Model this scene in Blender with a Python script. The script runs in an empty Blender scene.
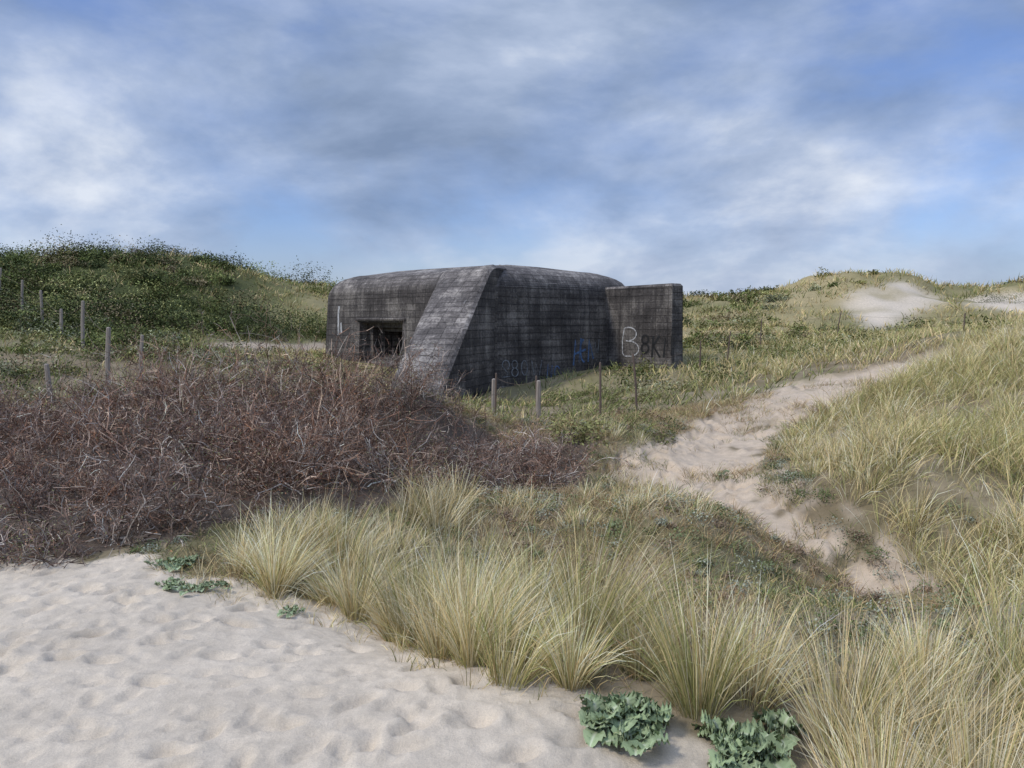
import bpy, bmesh, math, numpy as np
from mathutils import Vector
rng=np.random.default_rng(7)
scene=bpy.context.scene
try:
    scene.view_settings.view_transform='Standard'; scene.view_settings.look='None'; scene.view_settings.exposure=0
except Exception: pass
# ---------------------------------------------------------------- camera
CH=2.2; PITCH=math.radians(4.55); FPX=804.0
cam_d=bpy.data.cameras.new("camera"); cam=bpy.data.objects.new("camera",cam_d)
scene.collection.objects.link(cam); scene.camera=cam
cam.location=(0,0,CH); cam.rotation_euler=(math.pi/2-PITCH,0,0)
cam_d.sensor_width=36; cam_d.lens=36*FPX/1024; cam_d.clip_end=5000; cam_d.clip_start=0.05
cp,sp=math.cos(PITCH),math.sin(PITCH)
def P(u,v,D):
    a=(u-512)/FPX; b=(v-384)/FPX
    t=D/(cp-b*sp)
    return (a*t,D,CH+t*(-sp-b*cp))
def proj(x,y,z):
    dz=z-CH
    dep=np.maximum(y*cp-dz*sp,0.05); up=y*sp+dz*cp
    return 512+FPX*x/dep, 384-FPX*up/dep
# ---------------------------------------------------------------- noise
TAB=np.random.default_rng(3).random((256,256))
def vn(x,y):
    xi=np.floor(x).astype(int); yi=np.floor(y).astype(int)
    fx=x-xi; fy=y-yi; fx=fx*fx*(3-2*fx); fy=fy*fy*(3-2*fy)
    g=lambda a,b:TAB[a&255,b&255]
    return (g(xi,yi)*(1-fx)+g(xi+1,yi)*fx)*(1-fy)+(g(xi,yi+1)*(1-fx)+g(xi+1,yi+1)*fx)*fy
def fbm(x,y,s,o=4,seed=0):
    r=0;a=1;t=0
    x=x/s+seed*17.3;y=y/s+seed*31.7
    for i in range(o):
        r=r+a*vn(x,y);t+=a;a*=.5;x=x*2.03+5.1;y=y*2.03+9.7
    return r/t-.5
def sstep(a,b,x):
    t=np.clip((x-a)/(b-a),0,1);return t*t*(3-2*t)
# ---------------------------------------------------------------- terrain
A=[P(*q) for q in [
 (800,640,5.0),(1000,640,5.0),(870,590,6.0),(1024,590,6.1),(1024,520,7),(1024,450,9),(1024,395,11.5),(1024,345,15),
 (930,367,16),(850,382,16),(780,412,14.5),(700,437,13.5),(640,472,11.5),(740,497,9),(800,540,7.3),
 (900,450,9.5),(900,500,8),(600,500,9.6),(500,485,11),(500,560,7.6),(560,600,6.3),(700,560,7.2),(650,610,6),
 (50,405,15),(0,352,22),(0,308,34),(200,350,26),(300,362,30),(270,346,38),(150,308,42),(100,253,56),(40,263,54),(170,260,54),(205,273,52),
 (250,306,50),(0,275,58),(-150,275,55),(300,290,75),(230,292,80),(150,385,19),(250,385,20),
 (440,405,21),(500,425,17),(560,410,20.5),(620,418,17),(600,385,25),(650,368,28),(520,402,24),
 (700,372,26),(740,347,32),(700,332,40),(700,302,60),(770,296,60),(800,284,60),(840,276,58),(905,276,56),(880,330,42),(880,300,49),(940,330,42),(960,322,44),(960,298,54),
 (950,332,34),(1024,286,58),(1020,322,38),(1020,312,44),(1150,288,50),(850,350,28),(800,336,38),(780,372,22),(960,335,21),(1100,330,18),
 (1200,420,9),(1200,330,14)]]
A+=[(-7,12.8,.55),(-4.5,12.8,.62),(-2.7,12.8,.68),(-1.6,13,.42),(-.5,12.8,.3),(1.,12.8,.12),(-8,9,.3),(-5,8.8,.2),(-2,9,.15),(-12,14,.8),
 (-5,7.2,.03),(-8,6.5,.05),(-2,6.5,0),(0,5,0),(0,2,0),(-4,3,0),(-8,3,0),(2,3.8,.12),(3,2.5,.25),(4,3.8,.22),(6,2,.5),
 (8,5.5,.8),(0,-8,-.2),(-12,-10,-.3),(12,-8,.3),(30,-10,0),(-30,-10,-.5),(-30,6,.4),(-40,22,3),(-60,60,6),(30,12,3),
 (40,0,1),(60,40,4),(0,110,3),(-80,110,4),(80,110,4),(0,50,1.2),(-3,40,.8),(-4,31,.5),(10,78,3),(-25,90,3),(40,80,3.5)]
A=np.array(A); C2=1.2
def phi(dx,dy):return -np.sqrt(dx*dx+dy*dy+C2)
n=len(A); M=np.zeros((n+3,n+3))
M[:n,:n]=phi(A[:,0][:,None]-A[:,0],A[:,1][:,None]-A[:,1])+np.eye(n)*.12*-1
M[:n,n]=1;M[:n,n+1]=A[:,0];M[:n,n+2]=A[:,1];M[n,:n]=1;M[n+1,:n]=A[:,0];M[n+2,:n]=A[:,1]
W_=np.linalg.solve(M,np.r_[A[:,2],0,0,0])
def Z(x,y):
    x=np.atleast_1d(np.asarray(x,float));y=np.atleast_1d(np.asarray(y,float))
    out=np.empty(x.shape);xf=x.ravel();yf=y.ravel();of=out.ravel()
    for i in range(0,len(xf),40000):
        s=slice(i,i+40000)
        of[s]=phi(xf[s][:,None]-A[:,0],yf[s][:,None]-A[:,1])@W_[:n]+W_[n]+W_[n+1]*xf[s]+W_[n+2]*yf[s]
    out=of.reshape(x.shape)
    r=np.hypot(x,y)
    far=-1+fbm(x,y,60,3,5)*5
    k=sstep(85,135,r); out=out*(1-k)+far*k
    amp=.05+.10*sstep(5,14,y)+.6*sstep(28,60,y)
    beach=sstep(2.,-1.,x+ (y-4)*-.2)*sstep(8,6.5,y)
    amp=amp*(1-.7*beach)
    return out+amp*fbm(x,y,1.6,3,1)+amp*1.3*fbm(x,y,5,2,2)
def Wp(u,v):
    a=(u-512)/FPX; b=(v-384)/FPX
    ys=np.concatenate([np.arange(2,30,.1),np.arange(30,90,.5)])
    t=ys/(cp-b*sp); xs=a*t; zs=CH+t*(-sp-b*cp)
    g=Z(xs,ys); i=np.argmax(g>zs)
    if not (g>zs).any(): i=len(ys)-1
    return xs[i],ys[i],g[i]
def inpoly(u,v,poly):
    r=np.zeros(u.shape,bool);m=len(poly)
    for i in range(m):
        x1,y1=poly[i];x2,y2=poly[(i+1)%m]
        if y1==y2: continue
        c=((y1>v)!=(y2>v))&(u<(x2-x1)*(v-y1)/(y2-y1)+x1); r^=c
    return r
BEACH=[(-9000,525),(-200,546),(0,550),(60,553),(150,556),(210,575),(290,588),(330,606),(390,620),(440,642),(500,668),(570,690),(640,716),(720,738),(800,790),(900,1000),(1500,3000),(-9000,3000)]
PATH=[(594,470),(640,446),(690,425),(730,405),(775,388),(830,374),(900,360),(945,349),(955,359),(900,381),(850,398),(812,414),(780,436),(762,460),(764,486),(804,518),(852,548),(892,584),(872,590),(822,563),(772,532),(718,508),(686,497),(636,486)]
BANK=[(758,455),(790,470),(850,510),(930,570),(960,600),(890,590),(850,550),(800,520),(762,492)]
BLOW=[[(850,292),(872,285),(908,284),(925,291),(942,298),(940,306),(912,312),(898,328),(868,332),(850,316)],[(958,300),(1000,292),(1070,290),(1070,310),(1010,312),(962,309)]]
LP=[(190,342),(250,341),(330,344),(322,351),(230,351)]
def regions(x,y,z):
    u,v=proj(x,y,z)
    wx=fbm(x,y,.5,4,8);wy=fbm(x,y,.5,4,9)
    sc=np.clip(300/np.maximum(y,1),8,60)
    fk=sstep(25,35,y)
    wx=wx*(1-fk)+fk*fbm(x,y,2.5,4,8)*2.4;wy=wy*(1-fk)+fk*fbm(x,y,2.5,4,9)*1.8
    u=u+wx*sc*.9;v=v+wy*sc*.6
    f=y>2.2
    beach=(inpoly(u,v,BEACH)&f&(y<9))|((~f)&(x<1.0+.3*wx))
    path=inpoly(u,v,PATH)&f&(y<19)
    bank=inpoly(u,v,BANK)&f&(y<14)
    blow=(inpoly(u,v,BLOW[0])|inpoly(u,v,BLOW[1]))&(y>36)&(y<64)
    lp=inpoly(u,v,LP)&(y>24)&(y<45)
    return beach,path,bank,blow,lp
def brush_mask(x,y):
    poly=[(-14,6.85),(-5.3,6.95),(-4.2,7.0),(-3.2,7.3),(-1.7,8.6),(-.2,9.8),(1.1,11.0),(1.2,12.6),(-.5,13.6),(-3,14),(-7,14),(-10,12.5),(-15,11)]
    return inpoly(x+.5*fbm(x,y,.8,2,33),y+.5*fbm(x,y,.8,2,34),poly)
def geo(a,b,n): return a*(b/a)**(np.arange(n)/(n-1))
gx=np.concatenate([-geo(14,2500,70)[::-1],np.arange(-13.8,-6,.2),np.arange(-6,4,.03),np.arange(4,9,.07),np.arange(9,16,.2),np.arange(16,36,.5),geo(36,2500,50)])
gy=np.concatenate([-geo(2,600,30)[::-1],np.arange(-1.8,2.2,.2),np.arange(2.2,7.6,.03),np.arange(7.6,14,.07),np.arange(14,24,.2),np.arange(24,70,.5),geo(70,4000,45)])
X,Y=np.meshgrid(gx,gy); Zt=Z(X,Y)
be,pa,ba,bl,lp=regions(X,Y,Zt)
H=np.zeros_like(Zt)
fr=np.random.default_rng(11)
trails=[]
for k in range(30):
    x0=fr.uniform(-7,2);y0=fr.uniform(2.4,7);th=fr.uniform(-.6,.6)+(math.pi if fr.random()<.5 else 0)+.15
    for i in range(14):
        th+=fr.normal(0,.06);x0+=.5*math.cos(th);y0+=.5*math.sin(th)
        s=(1 if i%2 else -1)*.1
        trails.append((x0-s*math.sin(th),y0+s*math.cos(th),th,fr.uniform(.7,1.2),.95))
for k in range(1900): trails.append((fr.uniform(-7,2.5),fr.uniform(2.2,7.6),fr.uniform(0,6.3),fr.uniform(.3,.9),fr.uniform(.35,.85)))
for k in range(900):
    trails.append((fr.uniform(.8,9),fr.uniform(6,18),fr.uniform(0,6.3),fr.uniform(.8,1.8),fr.uniform(.8,1.7)))
for (fx,fy,th,am,sz) in trails:
    ix=np.searchsorted(gx,[fx-.35,fx+.35]);iy=np.searchsorted(gy,[fy-.35,fy+.35])
    if ix[0]==ix[1] or iy[0]==iy[1]: continue
    sx=X[iy[0]:iy[1],ix[0]:ix[1]]-fx;sy=Y[iy[0]:iy[1],ix[0]:ix[1]]-fy
    a=sx*math.cos(th)+sy*math.sin(th);b=-sx*math.sin(th)+sy*math.cos(th)
    r2=((a/.115)**2+(b/.06)**2)/sz**2
    H[iy[0]:iy[1],ix[0]:ix[1]]+=am*(-.042*np.exp(-r2**1.7)+.015*np.exp(-(np.sqrt(r2)-1.4)**2*7))*sz
H+= .022*fbm(X,Y,.16,3,13)
H*=(be|pa)
Zt=Zt+H
Zt=Zt-pa*.06+pa*.14*fbm(X,Y,.5,4,14)
def c3(*c): return np.array(c,float)
sand=c3(.64,.55,.425);psand=c3(.57,.46,.335)
n1=fbm(X,Y,.35,4,20)[...,None];n2=fbm(X,Y,2.5,3,21)[...,None];n3=fbm(X,Y,9,3,22)[...,None]
soil=c3(.21,.16,.095);moss=c3(.18,.165,.08)
veg=soil+(moss-soil)*np.clip(.5+n2*2.2,0,1)
veg=veg+(c3(.42,.34,.23)-veg)*np.clip(.15+n1*3.0,0,1)*.8
nk=sstep(6.2,4.6,Y)[...,None]
veg=veg+(c3(.42,.345,.24)-veg)*nk*np.clip(.7+n1*2,0,1)
fark=sstep(20,34,Y)[...,None]
vfar=c3(.17,.17,.07)+(c3(.39,.32,.17)-c3(.17,.17,.07))*np.clip(.5+n3*2+n2,0,1)
veg=veg*(1-fark)+vfar*fark
leftk=(sstep(-14,-19,X)*sstep(20,30,Y))[...,None]
veg=veg*(1-leftk)+c3(.075,.085,.03)*leftk
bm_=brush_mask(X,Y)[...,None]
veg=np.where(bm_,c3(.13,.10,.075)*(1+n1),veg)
col=veg
for mask,cc in ((ba,psand*.8),(lp,psand*.8),(bl,sand*1.02),(pa,psand),(be,sand)):
    m=mask[...,None]
    if mask is ba: m=m&(n1>-.05)
    if mask is bl: m=m&(n2+n1>-.2)
    if mask is pa: m=m&(n1>-.23)
    col=np.where(m,cc*(1+n1*.28+n2*.2),col)
def blur(a):
    p=np.pad(a,((1,1),(1,1),(0,0)),mode='edge')
    return (p[:-2,1:-1]+p[2:,1:-1]+p[1:-1,:-2]+p[1:-1,2:]+2*p[1:-1,1:-1])/6
for _ in range(2): col=blur(col)
col=np.clip(col,.01,.9)

def newmat(name):
    m=bpy.data.materials.new(name);m.use_nodes=True;nt=m.node_tree;nt.nodes.clear();return m,nt
def nd(nt,t,**k):
    x=nt.nodes.new(t)
    for a,b in k.items():
        if a.startswith('i_'): x.inputs[a[2:].replace('_',' ')].default_value=b
        else: setattr(x,a,b)
    return x
gm,nt=newmat("ground_sand_soil");L=nt.links.new
at=nd(nt,'ShaderNodeAttribute',attribute_name='Col');tc=nd(nt,'ShaderNodeTexCoord')
a1=nd(nt,'ShaderNodeTexNoise',i_Scale=9.,i_Detail=8.,i_Roughness=.65);a2=nd(nt,'ShaderNodeTexNoise',i_Scale=140.,i_Detail=4.,i_Roughness=.75)
L(tc.outputs['Object'],a1.inputs['Vector']);L(tc.outputs['Object'],a2.inputs['Vector'])
m1=nd(nt,'ShaderNodeMapRange');m1.inputs['From Min'].default_value=.3;m1.inputs['From Max'].default_value=.7;m1.inputs['To Min'].default_value=.84;m1.inputs['To Max'].default_value=1.12
L(a1.outputs['Fac'],m1.inputs['Value'])
m2=nd(nt,'ShaderNodeMapRange');m2.inputs['From Min'].default_value=.3;m2.inputs['From Max'].default_value=.7;m2.inputs['To Min'].default_value=.8;m2.inputs['To Max'].default_value=1.12
L(a2.outputs['Fac'],m2.inputs['Value'])
mm=nd(nt,'ShaderNodeMath',operation='MULTIPLY');L(m1.outputs[0],mm.inputs[0]);L(m2.outputs[0],mm.inputs[1])
vm=nd(nt,'ShaderNodeVectorMath',operation='SCALE');L(at.outputs['Color'],vm.inputs[0]);L(mm.outputs[0],vm.inputs['Scale'])
bs=nd(nt,'ShaderNodeBsdfPrincipled',i_Roughness=.95);bs.inputs['Specular IOR Level'].default_value=.1
L(vm.outputs[0],bs.inputs['Base Color'])
b1=nd(nt,'ShaderNodeBump',i_Strength=.6,i_Distance=.03);L(a1.outputs['Fac'],b1.inputs['Height'])
b2=nd(nt,'ShaderNodeBump',i_Strength=.6,i_Distance=.005);L(a2.outputs['Fac'],b2.inputs['Height']);L(b1.outputs[0],b2.inputs['Normal'])
L(b2.outputs[0],bs.inputs['Normal'])
o=nd(nt,'ShaderNodeOutputMaterial');L(bs.outputs[0],o.inputs[0])

def mesh_np(name,V,F,cols,mat,smooth=False,parent=None):
    me=bpy.data.meshes.new(name)
    V=np.ascontiguousarray(V,dtype=np.float32);F=np.ascontiguousarray(F,dtype=np.int32)
    me.vertices.add(len(V));me.vertices.foreach_set('co',V.ravel())
    k=F.shape[1];me.loops.add(F.size);me.loops.foreach_set('vertex_index',F.ravel())
    me.polygons.add(len(F));me.polygons.foreach_set('loop_start',np.arange(0,F.size,k,dtype=np.int32))
    me.polygons.foreach_set('loop_total',np.full(len(F),k,dtype=np.int32))
    me.polygons.foreach_set('use_smooth',np.full(len(F),smooth,dtype=bool))
    if cols is not None:
        ca=me.attributes.new('Col','FLOAT_COLOR','POINT')
        c4=np.ones((len(V),4),np.float32);c4[:,:3]=cols;ca.data.foreach_set('color',c4.ravel())
    me.update(calc_edges=True);me.materials.append(mat)
    ob=bpy.data.objects.new(name,me);scene.collection.objects.link(ob)
    if parent: ob.parent=parent
    return ob
ny,nx=X.shape
V=np.stack([X.ravel(),Y.ravel(),Zt.ravel()],1)
idx=np.arange(nx*ny).reshape(ny,nx)
F=np.stack([idx[:-1,:-1],idx[:-1,1:],idx[1:,1:],idx[1:,:-1]],-1).reshape(-1,4)
lab=np.where(be,1,np.where(pa,2,0))[:-1,:-1].ravel()
for k,nm in ((0,'ground'),(1,'beach_sand'),(2,'sand_path')):
    f=F[lab==k];us,inv=np.unique(f,return_inverse=True)
    mesh_np(nm,V[us],inv.reshape(-1,4),col.reshape(-1,3)[us],gm,True)

# ---------------------------------------------------------------- vegetation tools
def leafmat(name,trans=.0,rough=.7):
    m,nt=newmat(name);L=nt.links.new
    at=nd(nt,'ShaderNodeAttribute',attribute_name='Col')
    o=nd(nt,'ShaderNodeOutputMaterial')
    if trans>0:
        d=nd(nt,'ShaderNodeBsdfPrincipled',i_Roughness=rough);L(at.outputs['Color'],d.inputs['Base Color']);L(d.outputs[0],o.inputs[0])
    else:
        d=nd(nt,'ShaderNodeBsdfDiffuse');L(at.outputs['Color'],d.inputs['Color']);L(d.outputs[0],o.inputs[0])
    return m
MG=leafmat('grass_blades');ML=leafmat('foliage_leaves');MT=leafmat('twig_bark')
class Acc:
    def __init__(s): s.V=[];s.F=[];s.C=[];s.n=0
    def add(s,V,F,C):
        s.V.append(V.reshape(-1,3).astype(np.float32));s.F.append((F+s.n).astype(np.int32));s.C.append(C.reshape(-1,3).astype(np.float32));s.n+=V.reshape(-1,3).shape[0]
    def build(s,name,mat):
        print(name,s.n);return mesh_np(name,np.concatenate(s.V),np.concatenate(s.F),np.clip(np.concatenate(s.C),0.004,.92),mat)
def ribbon(acc,PL,w,C):
    N,K,_=PL.shape
    d=PL[:,-1]-PL[:,0];rv=rng.normal(size=(N,3));side=np.cross(d,rv);side/=np.linalg.norm(side,axis=1,keepdims=True)+1e-9
    a=PL-side[:,None]*w[...,None]/2;b=PL+side[:,None]*w[...,None]/2
    V=np.stack([a,b],2)
    base=(np.arange(N)*K*2)[:,None]+np.arange(K-1)[None]*2
    F=np.stack([base,base+1,base+3,base+2],-1).reshape(-1,4)
    acc.add(V,F,np.repeat(C[:,:,None],2,2))
def blades(acc,base,az,lean,bend,Ln,w,c0,c1,seg=4):
    N=len(base);t=np.linspace(0,1,seg+1)
    th=lean[:,None]+bend[:,None]*t[None]**1.5
    thm=(th[:,1:]+th[:,:-1])/2
    st=Ln[:,None]/seg
    dx=np.concatenate([np.zeros((N,1)),np.cumsum(np.sin(thm)*st,1)],1)
    dz=np.concatenate([np.zeros((N,1)),np.cumsum(np.cos(thm)*st,1)],1)
    PL=np.stack([base[:,0,None]+dx*np.cos(az)[:,None],base[:,1,None]+dx*np.sin(az)[:,None],base[:,2,None]+dz],-1)
    ww=w[:,None]*np.clip(1.05-t**2,.08,1)[None]
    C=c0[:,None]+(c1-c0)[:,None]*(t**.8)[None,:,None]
    ribbon(acc,PL,ww,C)
straw=c3(.90,.70,.37);pale=c3(.96,.86,.60);grn=c3(.35,.37,.13);dgrn=c3(.17,.20,.075);brn=c3(.42,.27,.14);olv=c3(.58,.51,.22)
def mixc(N,cols,wts,jit=.18):
    k=rng.choice(len(cols),N,p=np.array(wts)/sum(wts));c=np.array(cols)[k]
    return c*(1+rng.normal(0,jit,(N,1)))
def tufts(acc,px,py,nb,h,rad,wid,cols,wts,base_dark=.5,spread=.35,bend=.7,wind=(.25,0.05),seg=4,hj=.25,basecol=None):
    M_=len(px)
    if M_==0: return
    nb=np.broadcast_to(nb,(M_,)).astype(int);ti=np.repeat(np.arange(M_),nb);N=len(ti)
    h=np.broadcast_to(h,(M_,));rad=np.broadcast_to(rad,(M_,));wid=np.broadcast_to(wid,(M_,))
    rr=np.sqrt(rng.random(N))*rad[ti];aa=rng.random(N)*2*np.pi
    bx=px[ti]+rr*np.cos(aa);by=py[ti]+rr*np.sin(aa);bz=Z(bx,by)-.03
    lean=np.abs(rng.normal(0,spread*.55,N))+spread*rr/rad[ti]*.6
    vx=np.sin(lean)*np.cos(aa)+wind[0]*rng.random(N);vy=np.sin(lean)*np.sin(aa)+wind[1]
    tw=rng.normal(0,.14,M_);vx+=tw[ti]
    az=np.arctan2(vy,vx);lean=np.clip(np.hypot(vx,vy),0,1.2)
    bn=np.abs(rng.normal(bend*.6,bend*.6,N))
    Ln=h[ti]*np.clip(rng.normal(1,hj,N)*(1-.25*rr/rad[ti]),.3,1.5)
    c1=mixc(N,cols,wts);tj=1+rng.normal(0,.15,(M_,1));c1=c1*tj[ti]
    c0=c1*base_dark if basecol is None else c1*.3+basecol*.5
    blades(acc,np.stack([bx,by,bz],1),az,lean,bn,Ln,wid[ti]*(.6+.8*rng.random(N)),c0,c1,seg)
def leaves(acc,pos,size,col,flat=.5):
    N=len(pos);nrm=rng.normal(size=(N,3));nrm[:,2]=np.abs(nrm[:,2])+flat
    nrm/=np.linalg.norm(nrm,axis=1,keepdims=True)
    t=np.cross(nrm,rng.normal(size=(N,3)));t/=np.linalg.norm(t,axis=1,keepdims=True);b=np.cross(nrm,t)
    s=np.broadcast_to(size,(N,))[:,None]
    V=np.stack([pos-t*s,pos-b*s*.5,pos+t*s,pos+b*s*.5],1)
    F=np.arange(N*4).reshape(N,4);acc.add(V,F,np.repeat(col[:,None],4,1))
def scatter(x0,x1,y0,y1,N):
    return rng.uniform(x0,x1,N),rng.uniform(y0,y1,N)
def classify(x,y):
    z=Z(x,y);u,v=proj(x,y,z);r=regions(x,y,z);return u,v,r,z

# 1 foreground strip of big marram tufts
mar=Acc()
STRIP=[(215,575),(300,560),(380,585),(450,610),(520,640),(640,662),(800,680),(1000,690),(1400,680),(1500,1000),(1500,2500),(1000,1500),(860,900),(790,775),(700,722),(600,708),(570,708),(500,690),(440,664),(390,640),(300,600),(260,590)]
KZ=[Wp(622,738),Wp(735,762)]
x,y=scatter(-4,7,1.8,8.5,4200);u,v,r,z=classify(x,y)
k=inpoly(u,v,STRIP)&(y>2.2)&(np.hypot(x-.0,y)>2.7)
for q_ in KZ: k&=(np.hypot(x-q_[0],y-q_[1])>.34)
x,y,u,v=x[k],y[k],u[k],v[k]
keep=[]
for i in range(len(x)):
    if all((x[i]-x[j])**2+(y[i]-y[j])**2>.31**2 for j in keep): keep.append(i)
x,y,u,v=x[keep],y[keep],u[keep],v[keep];print('big tufts',len(x))
h=np.where(u<400,.60,.84)*rng.uniform(.55,1.12,len(x))
gt=rng.random(len(x))<.3
for sel,wt in ((~gt,[4.4,4.6,1.2,1.2,.5]),(gt,[2.2,2,3.2,3,.6])):
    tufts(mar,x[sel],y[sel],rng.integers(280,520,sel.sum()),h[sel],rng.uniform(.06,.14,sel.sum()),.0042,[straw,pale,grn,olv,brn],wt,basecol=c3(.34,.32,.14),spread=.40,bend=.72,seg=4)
x,y=scatter(-4,7,1.8,8.5,5200);u,v,r,z=classify(x,y);k=inpoly(u,v,STRIP)&(np.hypot(x,y)>2.4)
for q_ in KZ: k&=(np.hypot(x-q_[0],y-q_[1])>.34)
x,y=x[k],y[k]
tufts(mar,x,y,9,rng.uniform(.12,.34,len(x)),.14,.0042,[straw,grn,olv,brn],[4,2,2,1.2],spread=.6,bend=.9,seg=3)
x,y=scatter(-4,2.5,3.,7.2,900);u,v,r,z=classify(x,y)
k=inpoly(u,v,[(150,560),(215,575),(300,600),(390,640),(500,690),(600,712),(640,740),(560,712),(480,692),(380,655),(290,612),(200,600)])
tufts(mar,x[k],y[k],12,rng.uniform(.08,.28,k.sum()),.06,.004,[straw,pale,olv,grn],[3,2,1,1],spread=.6,bend=.8,seg=3)
# 2 right slope marram
SLOPE=[(785,438),(810,420),(845,404),(900,386),(955,358),(960,345),(1300,300),(2500,300),(2500,700),(1200,650),(1000,630),(940,590),(900,550),(850,505),(790,466)]
x,y=scatter(1.5,18,4.8,22,22000);u,v,r,z=classify(x,y)
k=inpoly(u,v,SLOPE)&~r[1]&(rng.random(len(x))<np.clip(1.2-(y-6)/22,.3,1))
pt=fbm(x,y,1.1,3,40);k&=(rng.random(len(x))<np.clip(.74+pt*2.6,.24,1))
x,y,pt,u,v=x[k],y[k],pt[k],u[k],v[k];print('slope',len(x))
nearb=np.clip((u-v*.55-500)/90,.35,1)
lo=rng.uniform(.22,.56,len(x))*(1+pt)*nearb
cn_=fbm(x,y,1.7,2,43)>.0
for s,wt in ((cn_,[4,2.6,1.6,2,.8]),(~cn_,[2.6,1,3,3.4,.6])):
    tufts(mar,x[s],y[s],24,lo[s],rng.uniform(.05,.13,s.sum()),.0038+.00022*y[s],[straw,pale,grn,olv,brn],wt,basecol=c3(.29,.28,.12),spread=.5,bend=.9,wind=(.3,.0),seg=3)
# crest and around path back
x,y=scatter(2,26,15,34,8000);u,v,r,z=classify(x,y)
k=(u>690)&~r[1]&(u<1400)&(rng.random(len(x))<np.clip(.4+fbm(x,y,2.5,3,41)*3.5,.03,1))
x,y=x[k],y[k]
tufts(mar,x,y,14,rng.uniform(.18,.5,len(x)),.16,.012,[straw,grn,olv,pale,dgrn],[4,2.2,3,1.5,1.],spread=.5,bend=.8,seg=3)
# 3 middle short vegetation
x,y=scatter(-3.5,8,4.4,17,29000);u,v,r,z=classify(x,y)
k=~r[0]&~inpoly(u,v,SLOPE)&~brush_mask(x,y)&(u<1300)
k&=~r[2]|(rng.random(len(x))<.4)
k&=~r[1]|(rng.random(len(x))<np.clip(fbm(x,y,.8,3,52)*1.6-.08,0.01,.5))
x,y,u,v=x[k],y[k],u[k],v[k];q=fbm(x,y,1.1,3,50);print('mid',len(x))
k=q>-.06
tufts(mar,x[k],y[k],11,rng.uniform(.07,.2,k.sum()),.09,.0055,[straw*.8,brn,c3(.48,.40,.24),grn,c3(.50,.35,.21)],[3.2,2.5,3,1.6,2],spread=.7,bend=1.,wind=(.1,0),seg=2)
k2=(~k)
tufts(mar,x[k2],y[k2],11,rng.uniform(.05,.17,k2.sum()),.09,.006,[dgrn,grn,c3(.31,.32,.20),straw*.7],[2.5,2.5,3,2.4],spread=.7,bend=.9,wind=(.1,0),seg=2)
x,y=scatter(-2.5,4.5,5,13,420);u,v,r,z=classify(x,y);k=~r[0]&~r[1]&(fbm(x,y,1.2,2,51)>.02)&(u<860)&~brush_mask(x,y)
tufts(mar,x[k],y[k],36,rng.uniform(.18,.36,k.sum()),.1,.0048,[straw,pale,grn],[3,2,1],basecol=c3(.30,.28,.14),spread=.45,seg=3)
for (uu,vv) in [(430,515),(440,530),(415,520),(455,510),(300,560),(275,560),(345,560),(250,572),(395,560),(330,575),(285,575)]:
    w=Wp(uu,vv);tufts(mar,np.array([w[0]]),np.array([w[1]]),220,.55,.14,.005,[straw,pale,grn],[3,2.4,.8],basecol=c3(.3,.28,.14),spread=.5)
# 6 far grass
x,y=scatter(-75,80,13,85,60000)
k=(np.abs(x)<.75*y+4)&(rng.random(len(x))<np.clip((22/y)**.9,.25,1));x,y=x[k],y[k]
u,v,r,z=classify(x,y)
k=~(r[1]|r[4])&(~r[3]|(rng.random(len(x))<.12*(fbm(x,y,2.2,2,66)>.05)))&~brush_mask(x,y)&~((x>-8)&(x<5)&(y>25.7)&(y<38)&(y-25.5>-.9*(x+.5))&(y-25.5>.98*(x+.5)))
k&=~((y<17)&(u>650))
x,y,u,v=x[k],y[k],u[k],v[k];print('far',len(x))
q=fbm(x,y,6,3,60)
gk=(q<-.08)|((u<240)&(y<50)&(q<.05))|((u>560)&(u<640)&(y<30))
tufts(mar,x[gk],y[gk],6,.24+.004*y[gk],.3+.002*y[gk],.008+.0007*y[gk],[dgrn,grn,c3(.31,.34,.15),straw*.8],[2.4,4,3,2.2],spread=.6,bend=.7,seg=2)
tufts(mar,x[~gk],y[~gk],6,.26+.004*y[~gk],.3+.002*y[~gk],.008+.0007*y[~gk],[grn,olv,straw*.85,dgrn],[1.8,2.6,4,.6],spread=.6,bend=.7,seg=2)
mar.build('marram_grass',MG)

# low herbs (leafy)
hb=Acc()
x,y=scatter(-3.5,7.5,4.2,15,2300);u,v,r,z=classify(x,y)
k=~r[0]&~r[1]&~brush_mask(x,y)&(fbm(x,y,.9,3,70)<.07)&~(inpoly(u,v,SLOPE)&(rng.random(len(x))<.85));x,y=x[k],y[k]
rad=rng.uniform(.06,.2,len(x));nl=100;ti=np.repeat(np.arange(len(x)),nl)
d=rng.normal(size=(len(ti),3));d/=np.linalg.norm(d,axis=1,keepdims=True);d[:,2]=np.abs(d[:,2])
R=rad[ti][:,None]*(.4+.6*rng.random((len(ti),1)))
p=np.stack([x[ti],y[ti],Z(x,y)[ti]],1)+d*R*[1,1,.8]
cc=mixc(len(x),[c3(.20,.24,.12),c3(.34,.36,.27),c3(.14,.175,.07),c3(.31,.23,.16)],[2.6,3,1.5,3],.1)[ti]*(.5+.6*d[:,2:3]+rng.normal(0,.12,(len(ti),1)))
leaves(hb,p,.0125,cc)
hb.build('dune_herbs',ML)

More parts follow.
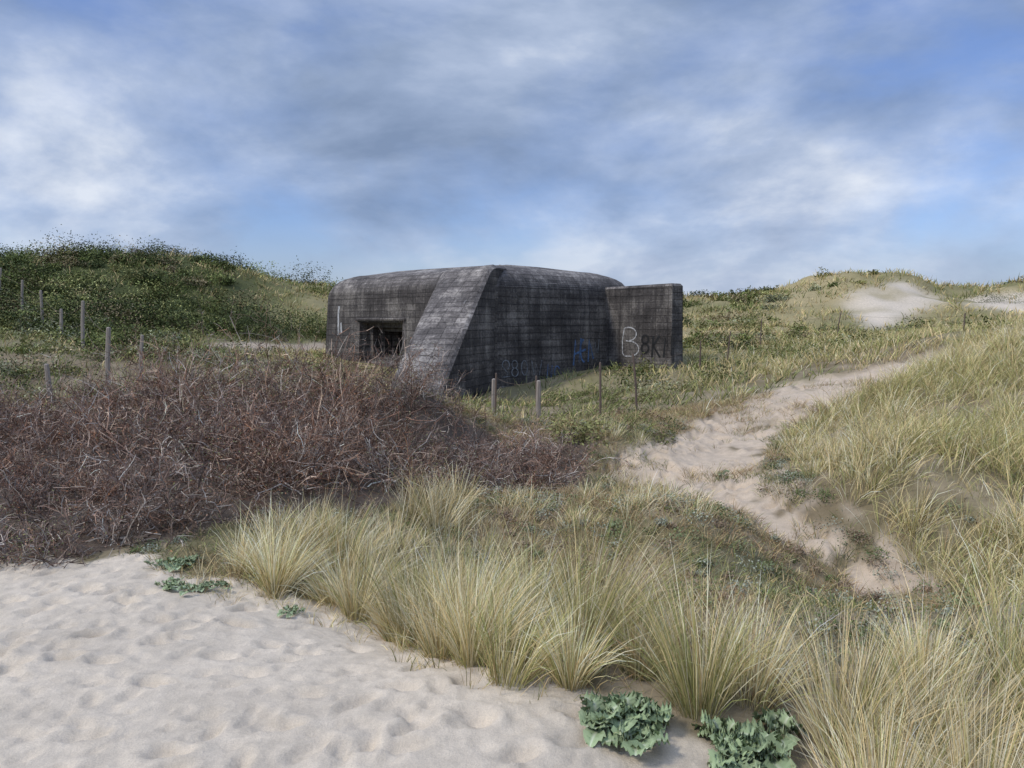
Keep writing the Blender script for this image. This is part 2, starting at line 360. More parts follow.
# ---------------------------------------------------------------- brushwood
br=Acc();bl_=Acc()
x,y=scatter(-14,1.5,6.7,14,800);k=brush_mask(x,y)&(fbm(x,y,1.1,2,77)>-.18);x,y=x[k],y[k];nB=len(x);print('bushes',nB)
u0=512+FPX*x/y
hh=np.interp(u0,[-400,0,60,130,200,330,375,400,450,490,560,600],[.6,.55,.62,.75,.84,1.08,.95,.66,.46,.52,.45,.3])*np.clip(.52+.12*(y-7.2),.42,1.1)*rng.uniform(.6,1.35,nB)
zb=Z(x,y)
def grow(st,dr,Ln,K,wander,up):
    N=len(st);pts=[st];d=dr/np.linalg.norm(dr,axis=1,keepdims=True);p=st
    for i in range(K):
        d=d+rng.normal(0,wander,(N,3));d[:,2]+=up;d/=np.linalg.norm(d,axis=1,keepdims=True)
        p=p+d*(Ln/K)[:,None];pts.append(p)
    return np.stack(pts,1)
def spawn(PL,own,cnt,tmin=.25):
    N,K,_=PL.shape;i=np.repeat(np.arange(N),cnt);t=rng.uniform(tmin,.98,len(i))*(K-1);j=t.astype(int);f=(t-j)[:,None]
    st=PL[i,j]*(1-f)+PL[i,j+1]*f;d=PL[i,j+1]-PL[i,j];d/=np.linalg.norm(d,axis=1,keepdims=True)
    return st,d,own[i]
ti=np.repeat(np.arange(nB),8);N=len(ti)
d=rng.normal(size=(N,3))*[1,1,.5];d[:,2]=np.abs(d[:,2])+.45
st=np.stack([x[ti]+rng.normal(0,.12,N),y[ti]+rng.normal(0,.12,N),zb[ti]-.03],1)
L0=grow(st,d,hh[ti]*rng.uniform(.8,1.4,N),6,.22,-.02)
bt=mixc(nB,[c3(1.3,1.34,1.3),c3(1.05,1.08,1.06),c3(1.5,1.3,1.1),c3(.95,.86,.8)],[1,1,1,.8],.22)
def wcol(own,K,cols,wts):
    return np.repeat((mixc(len(own),cols,wts,.25)*bt[own])[:,None],K,1)
BC=[c3(.20,.15,.125),c3(.14,.10,.085),c3(.42,.36,.31),c3(.24,.15,.11)]
ribbon(br,L0,np.linspace(.016,.007,7)[None]*np.ones((N,1)),wcol(ti,7,BC,[3,2.5,3,1]))
st,d,ow=spawn(L0,ti,6);N=len(st);d=d+rng.normal(0,.7,(N,3))
L1=grow(st,d,hh[ow]*rng.uniform(.25,.6,N),4,.28,0)
ribbon(br,L1,np.linspace(.009,.0045,5)[None]*np.ones((N,1)),wcol(ow,5,BC,[3,2.6,2.6,2]))
st,d,ow2=spawn(L1,ow,3,.1);N=len(st);d=d+rng.normal(0,.9,(N,3))
L2=grow(st,d,rng.uniform(.06,.2,N),2,.3,0)
ribbon(br,L2,np.linspace(.0065,.0035,3)[None]*np.ones((N,1)),wcol(ow2,3,BC,[3,2.6,2.2,2.4]))
br_ob=br.build('thorn_brushwood',MT)
pk=rng.random(len(L2))<.5
pp=np.concatenate([L2[pk][:,1]+rng.normal(0,.02,(pk.sum(),3)),L2[:,2]]);oo=np.concatenate([ow2[pk],ow2])
fg=fbm(pp[:,0],pp[:,1],1.2,3,80)
cc=mixc(len(pp),[c3(.25,.155,.11),c3(.19,.135,.11),c3(.38,.20,.11),c3(.23,.18,.155)],[3,3,.9,3],.25)*bt[oo]
gk=rng.random(len(pp))<np.clip((fg+.03)*3.,0.03,.7);cc[gk]=mixc(gk.sum(),[c3(.22,.23,.10),c3(.31,.31,.17)],[1,1],.2)
leaves(bl_,pp,rng.uniform(.007,.015,len(pp)),cc,.2)
lo=bl_.build('withered_leaves',ML);lo.parent=br_ob
# ---------------------------------------------------------------- shrubs
def shrub_mass(acc,x,y,r,hz,nl,ls,cols,wts,cj=.15,zoff=-.1):
    m=len(x);r=np.broadcast_to(r,(m,));hz=np.broadcast_to(hz,(m,));ls=np.broadcast_to(ls,(m,))
    ti=np.repeat(np.arange(m),nl);N=len(ti)
    d=rng.normal(size=(N,3));d/=np.linalg.norm(d,axis=1,keepdims=True);d[:,2]=np.abs(d[:,2])
    ph=rng.random((m,3))*6.3
    lump=1+.2*np.sin(d[:,0]*5+ph[ti,0])+.18*np.sin(d[:,1]*6+ph[ti,1])+.16*np.sin(d[:,2]*7+ph[ti,2])
    rr=(rng.random(N)**.35)*lump*(1+rng.normal(0,.03,N))
    p=np.stack([x[ti]+d[:,0]*rr*r[ti],y[ti]+d[:,1]*rr*r[ti],(Z(x,y)+zoff)[ti]+d[:,2]*rr*hz[ti]],1)
    base=mixc(m,cols,wts,cj)[ti]
    sh=(.4+.7*np.clip(rr-.2,0,1))[:,None]  # inner leaves darkened: shade inside the crown painted into leaf colour
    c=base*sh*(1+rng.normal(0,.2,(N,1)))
    leaves(acc,p,ls[ti]*rng.uniform(.6,1.3,N),c,.4)
GC=[c3(.12,.145,.05),c3(.17,.195,.07),c3(.27,.27,.11),c3(.09,.11,.05),c3(.27,.22,.13)]
sh=Acc()
x,y=scatter(-62,-8,28,75,3200);u,v,r,z=classify(x,y)
k=(u>-250)&(u<345)&~r[4]&(v<350)&((v<335)|(rng.random(len(x))<.4))&((u<250)|(rng.random(len(x))<.05))&(fbm(x,y,7,3,91)>-.16)&((rng.random(len(x))<.6))
x,y=x[k],y[k];print('hill shrubs',len(x))
big_=rng.random(len(x))**2
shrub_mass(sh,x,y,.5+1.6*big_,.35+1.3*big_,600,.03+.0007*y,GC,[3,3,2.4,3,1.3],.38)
x,y=scatter(-26,-3,14,33,1500);u,v,r,z=classify(x,y)
k=(u>-150)&(u<330)&~r[4]&(rng.random(len(x))<np.clip(.3+fbm(x,y,3,3,90)*3,.03,.9));x,y=x[k],y[k];print('low',len(x))
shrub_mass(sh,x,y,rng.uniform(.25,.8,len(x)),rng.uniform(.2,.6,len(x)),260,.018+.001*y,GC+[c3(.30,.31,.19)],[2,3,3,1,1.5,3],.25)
for (uu,vv,r0) in [(235,336,2.2),(262,338,1.9),(205,330,2.2),(285,334,2.3),(310,332,2.),(325,340,1.6),(120,322,1.8),(160,326,2.0)]:
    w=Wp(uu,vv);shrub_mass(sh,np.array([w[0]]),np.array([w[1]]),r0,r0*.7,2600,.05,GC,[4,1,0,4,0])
x,y=scatter(2,40,17,75,2600);u,v,r,z=classify(x,y)
k=(u>560)&(u<1100)&~r[1]&~r[3]&(((u<780)&(v<350)&(rng.random(len(x))<.38))|((u>610)&(u<850)&(v>335)&(v<385)&(rng.random(len(x))<.25))|(rng.random(len(x))<.05))
x,y=x[k],y[k];print('right',len(x))
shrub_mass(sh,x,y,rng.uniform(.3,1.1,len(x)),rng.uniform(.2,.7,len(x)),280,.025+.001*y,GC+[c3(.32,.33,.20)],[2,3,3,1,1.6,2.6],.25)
for (uu,vv,r0) in [(795,345,1.4),(770,350,.9),(820,350,.9),(785,352,.8),(560,395,.6),(590,388,.5),(690,385,.8),(650,395,.6),(720,375,.7),(585,430,.5),(1010,296,1.6),(990,297,1.2)]:
    w=Wp(uu,vv+6);shrub_mass(sh,np.array([w[0]]),np.array([w[1]]),r0,r0*.65,1100,.03,GC,[2,3,2,0,0])
x,y=scatter(.5,3.5,12.5,24,160);u,v,r,z=classify(x,y);k=~r[1]&(u<680);x,y=x[k],y[k]
shrub_mass(sh,x,y,rng.uniform(.15,.4,len(x)),rng.uniform(.1,.3,len(x)),240,.02,GC+[c3(.27,.19,.13)],[2,3,3,1,1,2])
sh.build('green_shrubs',ML)

# ---------------------------------------------------------------- bunker
bunk=bpy.data.objects.new('concrete_bunker',None);scene.collection.objects.link(bunk)
cm,nt=newmat('weathered_concrete');L=nt.links.new
uv=nd(nt,'ShaderNodeUVMap');tc=nd(nt,'ShaderNodeTexCoord')
bk=nd(nt,'ShaderNodeTexBrick');bk.inputs['Scale'].default_value=1.;bk.inputs['Brick Width'].default_value=.52;bk.inputs['Row Height'].default_value=.24
bk.inputs['Mortar Size'].default_value=.013;bk.inputs['Mortar Smooth'].default_value=.5;bk.offset=0.0
bk.inputs['Color1'].default_value=(.82,.82,.82,1);bk.inputs['Color2'].default_value=(1.16,1.16,1.16,1);bk.inputs['Mortar'].default_value=(.5,.5,.5,1)
nw=nd(nt,'ShaderNodeTexNoise',i_Scale=1.3,i_Detail=3.);L(tc.outputs['Object'],nw.inputs['Vector'])
va=nd(nt,'ShaderNodeVectorMath',operation='MULTIPLY_ADD');va.inputs[1].default_value=(.07,.07,.07);L(nw.outputs['Color'],va.inputs[0]);L(uv.outputs[0],va.inputs[2])
L(va.outputs[0],bk.inputs['Vector'])
def noise(scale,det,ro,mp=None):
    x=nd(nt,'ShaderNodeTexNoise',i_Scale=scale,i_Detail=det,i_Roughness=ro)
    if mp:
        g=nd(nt,'ShaderNodeMapping');g.inputs['Scale'].default_value=mp;L(tc.outputs['Object'],g.inputs[0]);L(g.outputs[0],x.inputs['Vector'])
    else:L(tc.outputs['Object'],x.inputs['Vector'])
    return x
big=noise(.8,6,.6);streak=noise(3.4,8,.7,(1,1,.14));fine=noise(14,8,.75);hz=noise(1.5,3,.5,(.15,.15,5))
rp=nd(nt,'ShaderNodeValToRGB');e=rp.color_ramp.elements
e[0].position=.38;e[0].color=(.022,.020,.019,1);e[1].position=.63;e[1].color=(.33,.30,.26,1)
q=e.new(.50);q.color=(.095,.085,.077,1)
def mth(op,a,b):
    m=nd(nt,'ShaderNodeMath',operation=op)
    for i,s in enumerate((a,b)):
        if isinstance(s,(int,float)): m.inputs[i].default_value=s
        else: L(s,m.inputs[i])
    return m.outputs[0]
s1=mth('MULTIPLY',big.outputs['Fac'],.33);s2=mth('MULTIPLY',streak.outputs['Fac'],.27);s3=mth('MULTIPLY',fine.outputs['Fac'],.28);s4=mth('MULTIPLY',hz.outputs['Fac'],.12)
sm=mth('ADD',mth('ADD',s1,s2),mth('ADD',s3,s4));L(sm,rp.inputs[0])
mx=nd(nt,'ShaderNodeMixRGB',blend_type='MULTIPLY');mx.inputs[0].default_value=.85;L(rp.outputs[0],mx.inputs[1]);L(bk.outputs['Color'],mx.inputs[2])
vf=nd(nt,'ShaderNodeTexNoise',i_Scale=6.,i_Detail=10.,i_Roughness=.8);L(tc.outputs['Object'],vf.inputs['Vector'])
mr=nd(nt,'ShaderNodeMapRange');mr.inputs['From Min'].default_value=.60;mr.inputs['From Max'].default_value=.69;mr.inputs['To Max'].default_value=.6;L(vf.outputs['Fac'],mr.inputs['Value'])
mx2=nd(nt,'ShaderNodeMixRGB');L(mr.outputs[0],mx2.inputs[0]);L(mx.outputs[0],mx2.inputs[1]);mx2.inputs[2].default_value=(.36,.35,.33,1)
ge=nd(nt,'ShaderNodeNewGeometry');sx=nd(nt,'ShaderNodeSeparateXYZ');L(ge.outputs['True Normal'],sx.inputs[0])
mr2=nd(nt,'ShaderNodeMapRange');mr2.inputs['From Min'].default_value=.2;mr2.inputs['From Max'].default_value=.6;mr2.inputs['To Min'].default_value=1.;mr2.inputs['To Max'].default_value=1.8;L(sx.outputs['Z'],mr2.inputs['Value'])  # up-facing concrete brightened in its colour, imitating light from above
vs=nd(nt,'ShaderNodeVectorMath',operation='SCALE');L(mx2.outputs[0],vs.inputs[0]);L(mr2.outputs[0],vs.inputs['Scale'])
bs=nd(nt,'ShaderNodeBsdfPrincipled',i_Roughness=.92);bs.inputs['Specular IOR Level'].default_value=.2;L(vs.outputs[0],bs.inputs['Base Color'])
b1=nd(nt,'ShaderNodeBump',i_Strength=.8,i_Distance=.035);L(bk.outputs['Fac'],b1.inputs['Height']);b1.invert=True
b2=nd(nt,'ShaderNodeBump',i_Strength=.9,i_Distance=.05);L(fine.outputs['Fac'],b2.inputs['Height']);L(b1.outputs[0],b2.inputs['Normal']);L(b2.outputs[0],bs.inputs['Normal'])
o=nd(nt,'ShaderNodeOutputMaterial');L(bs.outputs[0],o.inputs[0])
def setuv(me):
    l=me.uv_layers.new(name='UVMap') if not me.uv_layers else me.uv_layers[0]
    for p in me.polygons:
        nn=p.normal;hzl=Vector((nn.x,nn.y,0))
        if hzl.length<.25: T=Vector((1,0,0));B=Vector((0,1,0))
        else:
            hzl.normalize();T=Vector((-hzl.y,hzl.x,0));B=nn.cross(T)
            if B.z<0:B=-B
        for li in p.loop_indices:
            c=me.vertices[me.loops[li].vertex_index].co;l.data[li].uv=(c.dot(T),c.dot(B))
def solid(name,rings,mat,parent,cap=True):
    bm=bmesh.new();rv=[[bm.verts.new(p) for p in r] for r in rings]
    m=len(rings[0])
    for a,b in zip(rv[:-1],rv[1:]):
        for i in range(m): bm.faces.new((a[i],a[(i+1)%m],b[(i+1)%m],b[i]))
    bm.faces.new(rv[0][::-1]);bm.faces.new(rv[-1])
    bmesh.ops.recalc_face_normals(bm,faces=bm.faces[:])
    me=bpy.data.meshes.new(name);bm.to_mesh(me);bm.free();me.materials.append(mat)
    ob=bpy.data.objects.new(name,me);scene.collection.objects.link(ob);ob.parent=parent
    return ob
Ax,Ay=-.62,25.5
e1=np.array([.716,.698]);e2=np.array([-.698,.716])
def loc(a,b,z): p=np.array([Ax,Ay])+e1*a+e2*b;return (p[0],p[1],z)
LA,LB=7.9,10.45
def ring(ins,z,rc=.18,crown=0):
    pts=[]
    c=[(ins,ins),(LA-ins*1.5,ins),(LA-ins*1.5,LB-ins),(ins,LB-ins)]
    for i,(a,b) in enumerate(c):
        ca=a+(rc if i in(0,3) else -rc);cb=b+(rc if i in(0,1) else -rc)
        s=[math.pi,1.5*math.pi,0,.5*math.pi][i]
        for k in range(5):
            t=s+math.pi/2*k/4
            # hand-cast, slightly uneven roof line
            zz=z+(.035*math.sin(k*2.3+i*1.7+z*3) if z>3.5 else 0)
            pts.append(loc(ca+rc*math.cos(t),cb+rc*math.sin(t),zz))
    return pts
BT=.045
rings=[ring(0,-2)]
for z in (0.,1.,2.,3.12): rings.append(ring((z+2)*BT,z,.2))
b0=5.12*BT
for k in range(1,9):
    t=k/8*math.pi/2;rings.append(ring(b0+.9*(1-math.cos(t)),3.12+.83*math.sin(t),.2+.5*k/8))
rings.append(ring(b0+1.7,4.1,.9));rings.append(ring(b0+2.6,4.2,.3))
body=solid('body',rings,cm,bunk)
def fb(a0,a1,b0,b1,z0,z1,fl=0):
    r0=[loc(a0,b0-fl,z0-fl*.5),loc(a0,b1+fl,z0-fl*.5),loc(a0,b1+fl,z1+fl*.5),loc(a0,b0-fl,z1+fl*.5)]
    r1=[loc(a1,b0,z0),loc(a1,b1,z0),loc(a1,b1,z1),loc(a1,b0,z1)]
    return [r0,r1]
for args in [(-.6,.6,5.0,7.7,.6,2.1,0.08),(.55,1.0,5.2,7.45,.75,1.92,0),(.95,6.6,5.35,7.25,.8,1.76,0)]:
    c=solid('cutter',fb(*args),cm,None)
    md=body.modifiers.new('b','BOOLEAN');md.operation='DIFFERENCE';md.solver='EXACT';md.object=c
    bpy.context.view_layer.objects.active=body
    bpy.ops.object.modifier_apply(modifier='b')
    bpy.data.objects.remove(c)
setuv(body.data)
for p in body.data.polygons: p.use_smooth=False
def slab(name,a0,a1,b0,b1,z0,z1):
    r=[[loc(a0,b0,z),loc(a1,b0,z),loc(a1,b1,z),loc(a0,b1,z)] for z in (z0,z1)]
    ob=solid(name,r,cm,bunk)
    md=ob.modifiers.new('bev','BEVEL');md.width=.04;md.segments=2
    setuv(ob.data);return ob
slab('embrasure_lintel',.1,.5,4.8,7.9,2.16,2.28)
def wing():
    R0=np.array([-.64,25.6]);R1=np.array([-2.0,21.7]);L0_=np.array([-2.3,26.9]);L1_=np.array([-3.55,21.9])
    rows=[]
    for t,z in [(-.35,3.98),(-.14,3.97),(-.05,3.92),(.02,3.79),(.07,3.62),(.25,2.96),(.5,2.0),(.75,1.02),(.98,.1),(1.,-.05)]:
        r=R0+(R1-R0)*t;l=L0_+(L1_-L0_)*t
        ed=.09
        lm=l+(r-l)*.06;rm=r+(l-r)*.06
        rows.append([(r[0],r[1],-2),(r[0],r[1],z-ed),(rm[0],rm[1],z),(lm[0],lm[1],z),(l[0],l[1],z-ed),(l[0],l[1],-2)])
    return rows
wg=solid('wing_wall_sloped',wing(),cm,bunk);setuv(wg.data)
def wing2():
    rows=[]
    for z,ins in ((-2,0),(3.3,.06),(3.38,.12)):
        a0,a1,b0,b1=5.85+ins,6.6-ins,-2.75+ins,1.2
        zz=lambda b:z+(.08 if z>0 and b<0 else 0)
        rows.append([loc(a0,b0,zz(b0)),loc(a1,b0,zz(b0)),loc(a1,b1,zz(b1)),loc(a0,b1,zz(b1))])
    return rows
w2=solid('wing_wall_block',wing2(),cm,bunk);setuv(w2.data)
def paint(name,colr,k=.45):
    m,nt=newmat(name);b=nd(nt,'ShaderNodeBsdfPrincipled',i_Roughness=.6);nz=nd(nt,'ShaderNodeTexNoise',i_Scale=9.,i_Detail=6.)
    r=nd(nt,'ShaderNodeValToRGB');r.color_ramp.elements[0].position=.38;r.color_ramp.elements[0].color=tuple(c*k for c in colr)+(1,);r.color_ramp.elements[1].position=.6;r.color_ramp.elements[1].color=colr+(1,)
    nt.links.new(nz.outputs['Fac'],r.inputs[0]);nt.links.new(r.outputs[0],b.inputs['Base Color']);o=nd(nt,'ShaderNodeOutputMaterial');nt.links.new(b.outputs[0],o.inputs[0]);return m
PW=paint('white_spray_paint',(.58,.58,.57),.35);PF=paint('faded_white_paint',(.26,.28,.30),.3);PB=paint('blue_spray_paint',(.10,.19,.36));PK=paint('black_spray_paint',(.014,.014,.014))
def strokes(name,face,o_,lines,w,mat):
    bm=bmesh.new()
    for ln in lines:
        ln=[Vector(p) for p in ln]
        prev=None
        for i,p in enumerate(ln):
            d=(ln[min(i+1,len(ln)-1)]-ln[max(i-1,0)]).normalized();nn=Vector((-d.y,d.x))*w/2
            a=bm.verts.new(face(o_[0]+p.x+nn.x,o_[1]+p.y+nn.y));b=bm.verts.new(face(o_[0]+p.x-nn.x,o_[1]+p.y-nn.y))
            if prev: bm.faces.new((prev[0],prev[1],b,a))
            prev=(a,b)
    me=bpy.data.meshes.new(name);bm.to_mesh(me);bm.free();me.materials.append(mat)
    ob=bpy.data.objects.new(name,me);scene.collection.objects.link(ob);ob.parent=bunk
def face_block(s,z): return loc(5.85+.06*(z+2)/5.2-.012,-s,z)
def face_long(s,z):  return loc(s,(z+2)*BT-.012,z)
def face_front(s,z): return loc((z+2)*BT-.012,s,z)
def arc(cx,cy,rx,ry,a0,a1,n=10): return [(cx+rx*math.cos(math.radians(a0+(a1-a0)*i/n)),cy+ry*math.sin(math.radians(a0+(a1-a0)*i/n))) for i in range(n+1)]
Bc=[[(-.05,0)]+arc(.16,.27,.42,.27,-80,95,10)+[(.0,.56)],arc(.12,.80,.34,.24,-85,110,10)+[(-.08,1.0),(-.16,.55),(-.14,.1),(-.05,0)]]
strokes('graffiti_letter_b',face_block,(.75,.9),Bc,.04,PW)
sm_l=[arc(.2,.3,.16,.16,0,360,10),arc(.2,.62,.14,.14,0,360,10),[(.5,0),(.55,.75)],[(.55,.4),(.8,.75)],[(.55,.4),(.85,0)],[(1.0,0),(1.05,.7),(1.3,.1),(1.32,.75)]]
strokes('graffiti_dark_tag',face_block,(1.4,.9),sm_l,.08,PK)
strokes('graffiti_blue_tag',face_long,(4.0,.6),[[(0,0),(.15,.9),(.3,.1),(.45,.95)],arc(.6,.5,.2,.4,90,270,8),[(.1,.4),(.7,.55)],[(.8,.1),(.9,.9),(1.1,.2)]],.075,PB)
strokes('graffiti_blue_scrawl',face_long,(2.6,.1),[[(0,0),(.1,.6),(.25,.1),(.3,.55)],arc(.55,.3,.14,.22,30,330,8)],.04,PB)
strokes('graffiti_white_tag',face_long,(.5,.35),[arc(.2,.4,.16,.15,-60,200,8)+[(.3,.1),(.02,0),(.36,.02)],arc(.6,.4,.13,.13,0,360,10),arc(.6,.14,.15,.14,0,360,10),arc(1.05,.27,.14,.25,0,360,10),[(1.4,.5),(1.5,0),(1.62,.35),(1.75,0),(1.9,.5)]],.032,PF)
strokes('graffiti_white_scribble',face_long,(4.95,.9),[[(0,0),(.1,.5),(.2,0),(.3,.5),(.32,.1)],[(.4,.1),(.5,.6)]],.035,PF)
strokes('graffiti_white_mark',face_front,(9.2,1.6),[[(0,0),(.03,.4),(.05,.8),(.0,1.15)],[(-.2,.1),(-.16,.5)]],.12,PW)

# ---------------------------------------------------------------- fences
wm,nt=newmat('weathered_wood');L=nt.links.new
tc=nd(nt,'ShaderNodeTexCoord');mp=nd(nt,'ShaderNodeMapping');mp.inputs['Scale'].default_value=(20,20,2);nz=nd(nt,'ShaderNodeTexNoise',i_Scale=2.,i_Detail=6.)
L(tc.outputs['Object'],mp.inputs[0]);L(mp.outputs[0],nz.inputs['Vector']);r=nd(nt,'ShaderNodeValToRGB');r.color_ramp.elements[0].color=(.12,.10,.085,1);r.color_ramp.elements[1].color=(.46,.40,.33,1);L(nz.outputs['Fac'],r.inputs[0])
b=nd(nt,'ShaderNodeBsdfPrincipled',i_Roughness=.9);L(r.outputs[0],b.inputs['Base Color']);o=nd(nt,'ShaderNodeOutputMaterial');L(b.outputs[0],o.inputs[0])
im,nt=newmat('rusty_iron');b=nd(nt,'ShaderNodeBsdfPrincipled',i_Roughness=.8);nz=nd(nt,'ShaderNodeTexNoise',i_Scale=30.);r=nd(nt,'ShaderNodeValToRGB');r.color_ramp.elements[0].color=(.07,.055,.045,1);r.color_ramp.elements[1].color=(.2,.14,.10,1)
nt.links.new(nz.outputs['Fac'],r.inputs[0]);nt.links.new(r.outputs[0],b.inputs['Base Color']);o=nd(nt,'ShaderNodeOutputMaterial');nt.links.new(b.outputs[0],o.inputs[0])
def tube(name,pts,rads,mat,parent,nside=7):
    rings=[];pts=[Vector(p) for p in pts]
    for i,p in enumerate(pts):
        d=(pts[min(i+1,len(pts)-1)]-pts[max(i-1,0)]).normalized();a=d.orthogonal().normalized();b=d.cross(a)
        rings.append([p+(a*math.cos(t)+b*math.sin(t))*rads[i] for t in [2*math.pi*k/nside for k in range(nside)]])
    return solid(name,rings,mat,parent)
def fence(name,posts,mat,rad,wires=2):
    par=bpy.data.objects.new(name,None);scene.collection.objects.link(par);tops=[]
    for i,(u,D,h) in enumerate(posts):
        x=(u-512)/FPX*D;z=float(Z(x,D)[0]);tl=rng.normal(0,.05,2)
        pts=[(x,D,z-.3),(x+tl[0]*.5,D+tl[1]*.5,z+h*.5),(x+tl[0]*h,D+tl[1]*h,z+h),(x+tl[0]*h,D+tl[1]*h,z+h+.02)]
        tube('post_%d'%(i+1),pts,[rad,rad*.95,rad*.85,rad*.4],mat,par);tops.append((x,D,z,h,tl))
    for w in range(wires):
        f=.9-.38*w
        for a,b in zip(tops[:-1],tops[1:]):
            pa_=Vector((a[0]+a[4][0]*a[3]*f,a[1],a[2]+a[3]*f));pb=Vector((b[0]+b[4][0]*b[3]*f,b[1],b[2]+b[3]*f))
            pts=[pa_.lerp(pb,t)-Vector((0,0,.12*4*t*(1-t))) for t in (0,.25,.5,.75,1)]
            tube('wire',pts,[.004]*5,im,par,4)
fence('wooden_fence',[(-60,40,1.5),(2,38,1.4),(24,34,1.4),(44,30,1.4),(62,27,1.0),(83,24,1.4),(106,17.2,1.45)],wm,.055)
fence('wooden_fence',[(139,20,1.1),(50,15,.75),(-40,13,.9)],wm,.05,1)
fence('wire_fence',[(495,19,1.0),(537,18,1.0),(601,16,1.15),(638,17,1.25),(700,24,1.1),(727,28,1.1),(760,32,1.1),(836,36,1.2),(962,24,.7)],im,.026)
fence('wooden_fence_stake',[(493,20,.8),(538,17.9,.9)],wm,.06,0)

# ---------------------------------------------------------------- sea kale
km=leafmat('sea_kale_leaf',.15,.6)
def kale(u,v,R,nleaf,seed,D=None):
    rg=np.random.default_rng(seed);ac=Acc();cx,cy,cz=Wp(u,v)
    subs=[(rg.normal(0,R*.5),rg.normal(0,R*.35)) for _ in range(7)]
    for sx_,sy_ in subs:
        z0=float(Z(cx+sx_,cy+sy_)[0])
        for i in range(nleaf):
            az=rg.random()*6.28;Ln=R*rg.uniform(.3,.7);el=rg.uniform(.3,1.3);wd=Ln*.34;ph=rg.random()*6
            na,nb=14,9;G=np.zeros((na,nb,3));C=np.zeros((na,nb,3));lb=rg.uniform(.75,1.2)
            for a in range(na):
                t=a/(na-1);s=.02+Ln*t;zz=z0+Ln*(math.sin(el)*t*1.1-.55*t*t)+.02;hr=s*math.cos(el)*.9+.02
                w=wd*math.sin(min(1,t*1.05+.06)*math.pi*.86)**.7*(.25 if t<.2 else 1)
                for b_ in range(nb):
                    q=(b_/(nb-1)-.5)*2;ed=abs(q)
                    wob=.4*wd*ed*ed*math.sin(a*2.1+ph+q*3);ww=w*q*(1+.45*math.sin(a*2.3+ph)*ed)
                    G[a,b_]=(cx+sx_+math.cos(az)*hr-math.sin(az)*ww,cy+sy_+math.sin(az)*hr+math.cos(az)*ww,zz+wob+ed*wd*.3)
                    base=c3(.29,.37,.19) if ed>.12 else c3(.50,.54,.37)
                    C[a,b_]=base*(.6+.5*t)*lb
            id_=np.arange(na*nb).reshape(na,nb);F_=np.stack([id_[:-1,:-1],id_[:-1,1:],id_[1:,1:],id_[1:,:-1]],-1).reshape(-1,4)
            ac.add(G,F_,C)
    ob=ac.build('sea_kale',km)
    for p in ob.data.polygons:p.use_smooth=True
kale(622,738,.30,16,1);kale(735,762,.28,16,2);kale(178,592,.12,8,3);kale(212,592,.11,8,4);kale(292,615,.09,6,5);kale(178,568,.15,9,6);kale(725,475,.07,5,8)

# ---------------------------------------------------------------- sky and light
w=bpy.data.worlds.new("World");scene.world=w;w.use_nodes=True;nt=w.node_tree;nt.nodes.clear();L=nt.links.new
SUN=Vector((-.68,-.32,.75)).normalized()
sk=nd(nt,'ShaderNodeTexSky');sk.sky_type='NISHITA';sk.sun_disc=False;sk.sun_elevation=math.asin(SUN.z);sk.sun_rotation=math.atan2(SUN.x,SUN.y)%(2*math.pi)
tc=nd(nt,'ShaderNodeTexCoord');sp_=nd(nt,'ShaderNodeSeparateXYZ');L(tc.outputs['Generated'],sp_.inputs[0])
zc=mth('MAXIMUM',sp_.outputs['Z'],0.0);dn=mth('ADD',zc,.6)
cx=nd(nt,'ShaderNodeCombineXYZ');L(mth('DIVIDE',sp_.outputs['X'],dn),cx.inputs[0]);L(mth('DIVIDE',sp_.outputs['Y'],dn),cx.inputs[1])
L(mth('MULTIPLY',sp_.outputs['Z'],1.6),cx.inputs[2])
def cn(scale,det,ro,off,dist=0.,stretch=(1,1,1),rot=0):
    g=nd(nt,'ShaderNodeMapping');g.inputs['Location'].default_value=off;g.inputs['Scale'].default_value=stretch;g.inputs['Rotation'].default_value=(0,0,rot)
    L(cx.outputs[0],g.inputs[0])
    x=nd(nt,'ShaderNodeTexNoise',i_Scale=scale,i_Detail=det,i_Roughness=ro,i_Distortion=dist);L(g.outputs[0],x.inputs['Vector']);return x.outputs['Fac']
A1=cn(2.0,8,.55,(1.3,5.2,.4),.15);A2=cn(2.1,10,.56,(6.1,2.4,1.),.15,(1,1,1.3),.5)
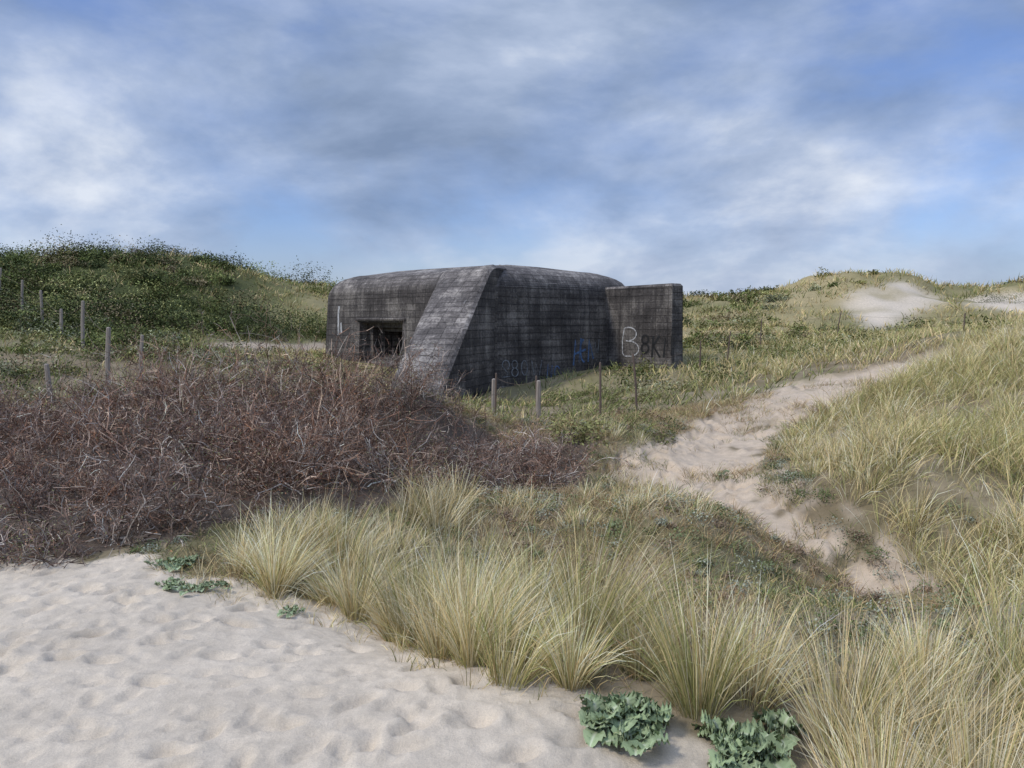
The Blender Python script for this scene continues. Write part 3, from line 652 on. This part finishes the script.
def rampn(fac,els):
    r=nd(nt,'ShaderNodeValToRGB');e=r.color_ramp.elements;e[0].position=els[0][0];e[0].color=els[0][1]+(1,);e[1].position=els[-1][0];e[1].color=els[-1][1]+(1,)
    for p_,c_ in els[1:-1]: q=e.new(p_);q.color=c_+(1,)
    L(fac,r.inputs[0]);return r.outputs[0]
cloud=rampn(A2,[(.36,(.22,.30,.46)),(.45,(.31,.40,.58)),(.53,(.44,.53,.71)),(.63,(.74,.80,.91))])
cov=rampn(A1,[(.40,(0.15,0.15,0.15)),(.52,(.7,.7,.7)),(.63,(1.,1.,1.))])
skn=nd(nt,'ShaderNodeVectorMath',operation='MULTIPLY');L(sk.outputs[0],skn.inputs[0]);skn.inputs[1].default_value=(.09,.105,.15)
mx=nd(nt,'ShaderNodeMixRGB');L(cov,mx.inputs[0]);L(skn.outputs[0],mx.inputs[1]);L(cloud,mx.inputs[2])
hz=nd(nt,'ShaderNodeMapRange');hz.inputs['From Min'].default_value=0;hz.inputs['From Max'].default_value=.12;hz.inputs['To Min'].default_value=.5;hz.inputs['To Max'].default_value=0;L(sp_.outputs['Z'],hz.inputs['Value'])
mx2=nd(nt,'ShaderNodeMixRGB');L(hz.outputs[0],mx2.inputs[0]);L(mx.outputs[0],mx2.inputs[1]);mx2.inputs[2].default_value=(.50,.56,.67,1)
br_=nd(nt,'ShaderNodeMapRange');br_.inputs['From Min'].default_value=.4;br_.inputs['From Max'].default_value=.8;br_.inputs['To Min'].default_value=1;br_.inputs['To Max'].default_value=1.9;L(sp_.outputs['Z'],br_.inputs['Value'])
vs=nd(nt,'ShaderNodeVectorMath',operation='SCALE');L(mx2.outputs[0],vs.inputs[0]);L(br_.outputs[0],vs.inputs['Scale'])
bg=nd(nt,'ShaderNodeBackground');bg.inputs['Strength'].default_value=1.;L(vs.outputs[0],bg.inputs['Color']);o=nd(nt,'ShaderNodeOutputWorld');L(bg.outputs[0],o.inputs[0])
sd=bpy.data.lights.new('sun','SUN');sd.energy=2.0;sd.angle=math.radians(10);sd.color=(1,.94,.85);so=bpy.data.objects.new('sun',sd);scene.collection.objects.link(so)
so.rotation_euler=(-SUN).to_track_quat('-Z','Y').to_euler()
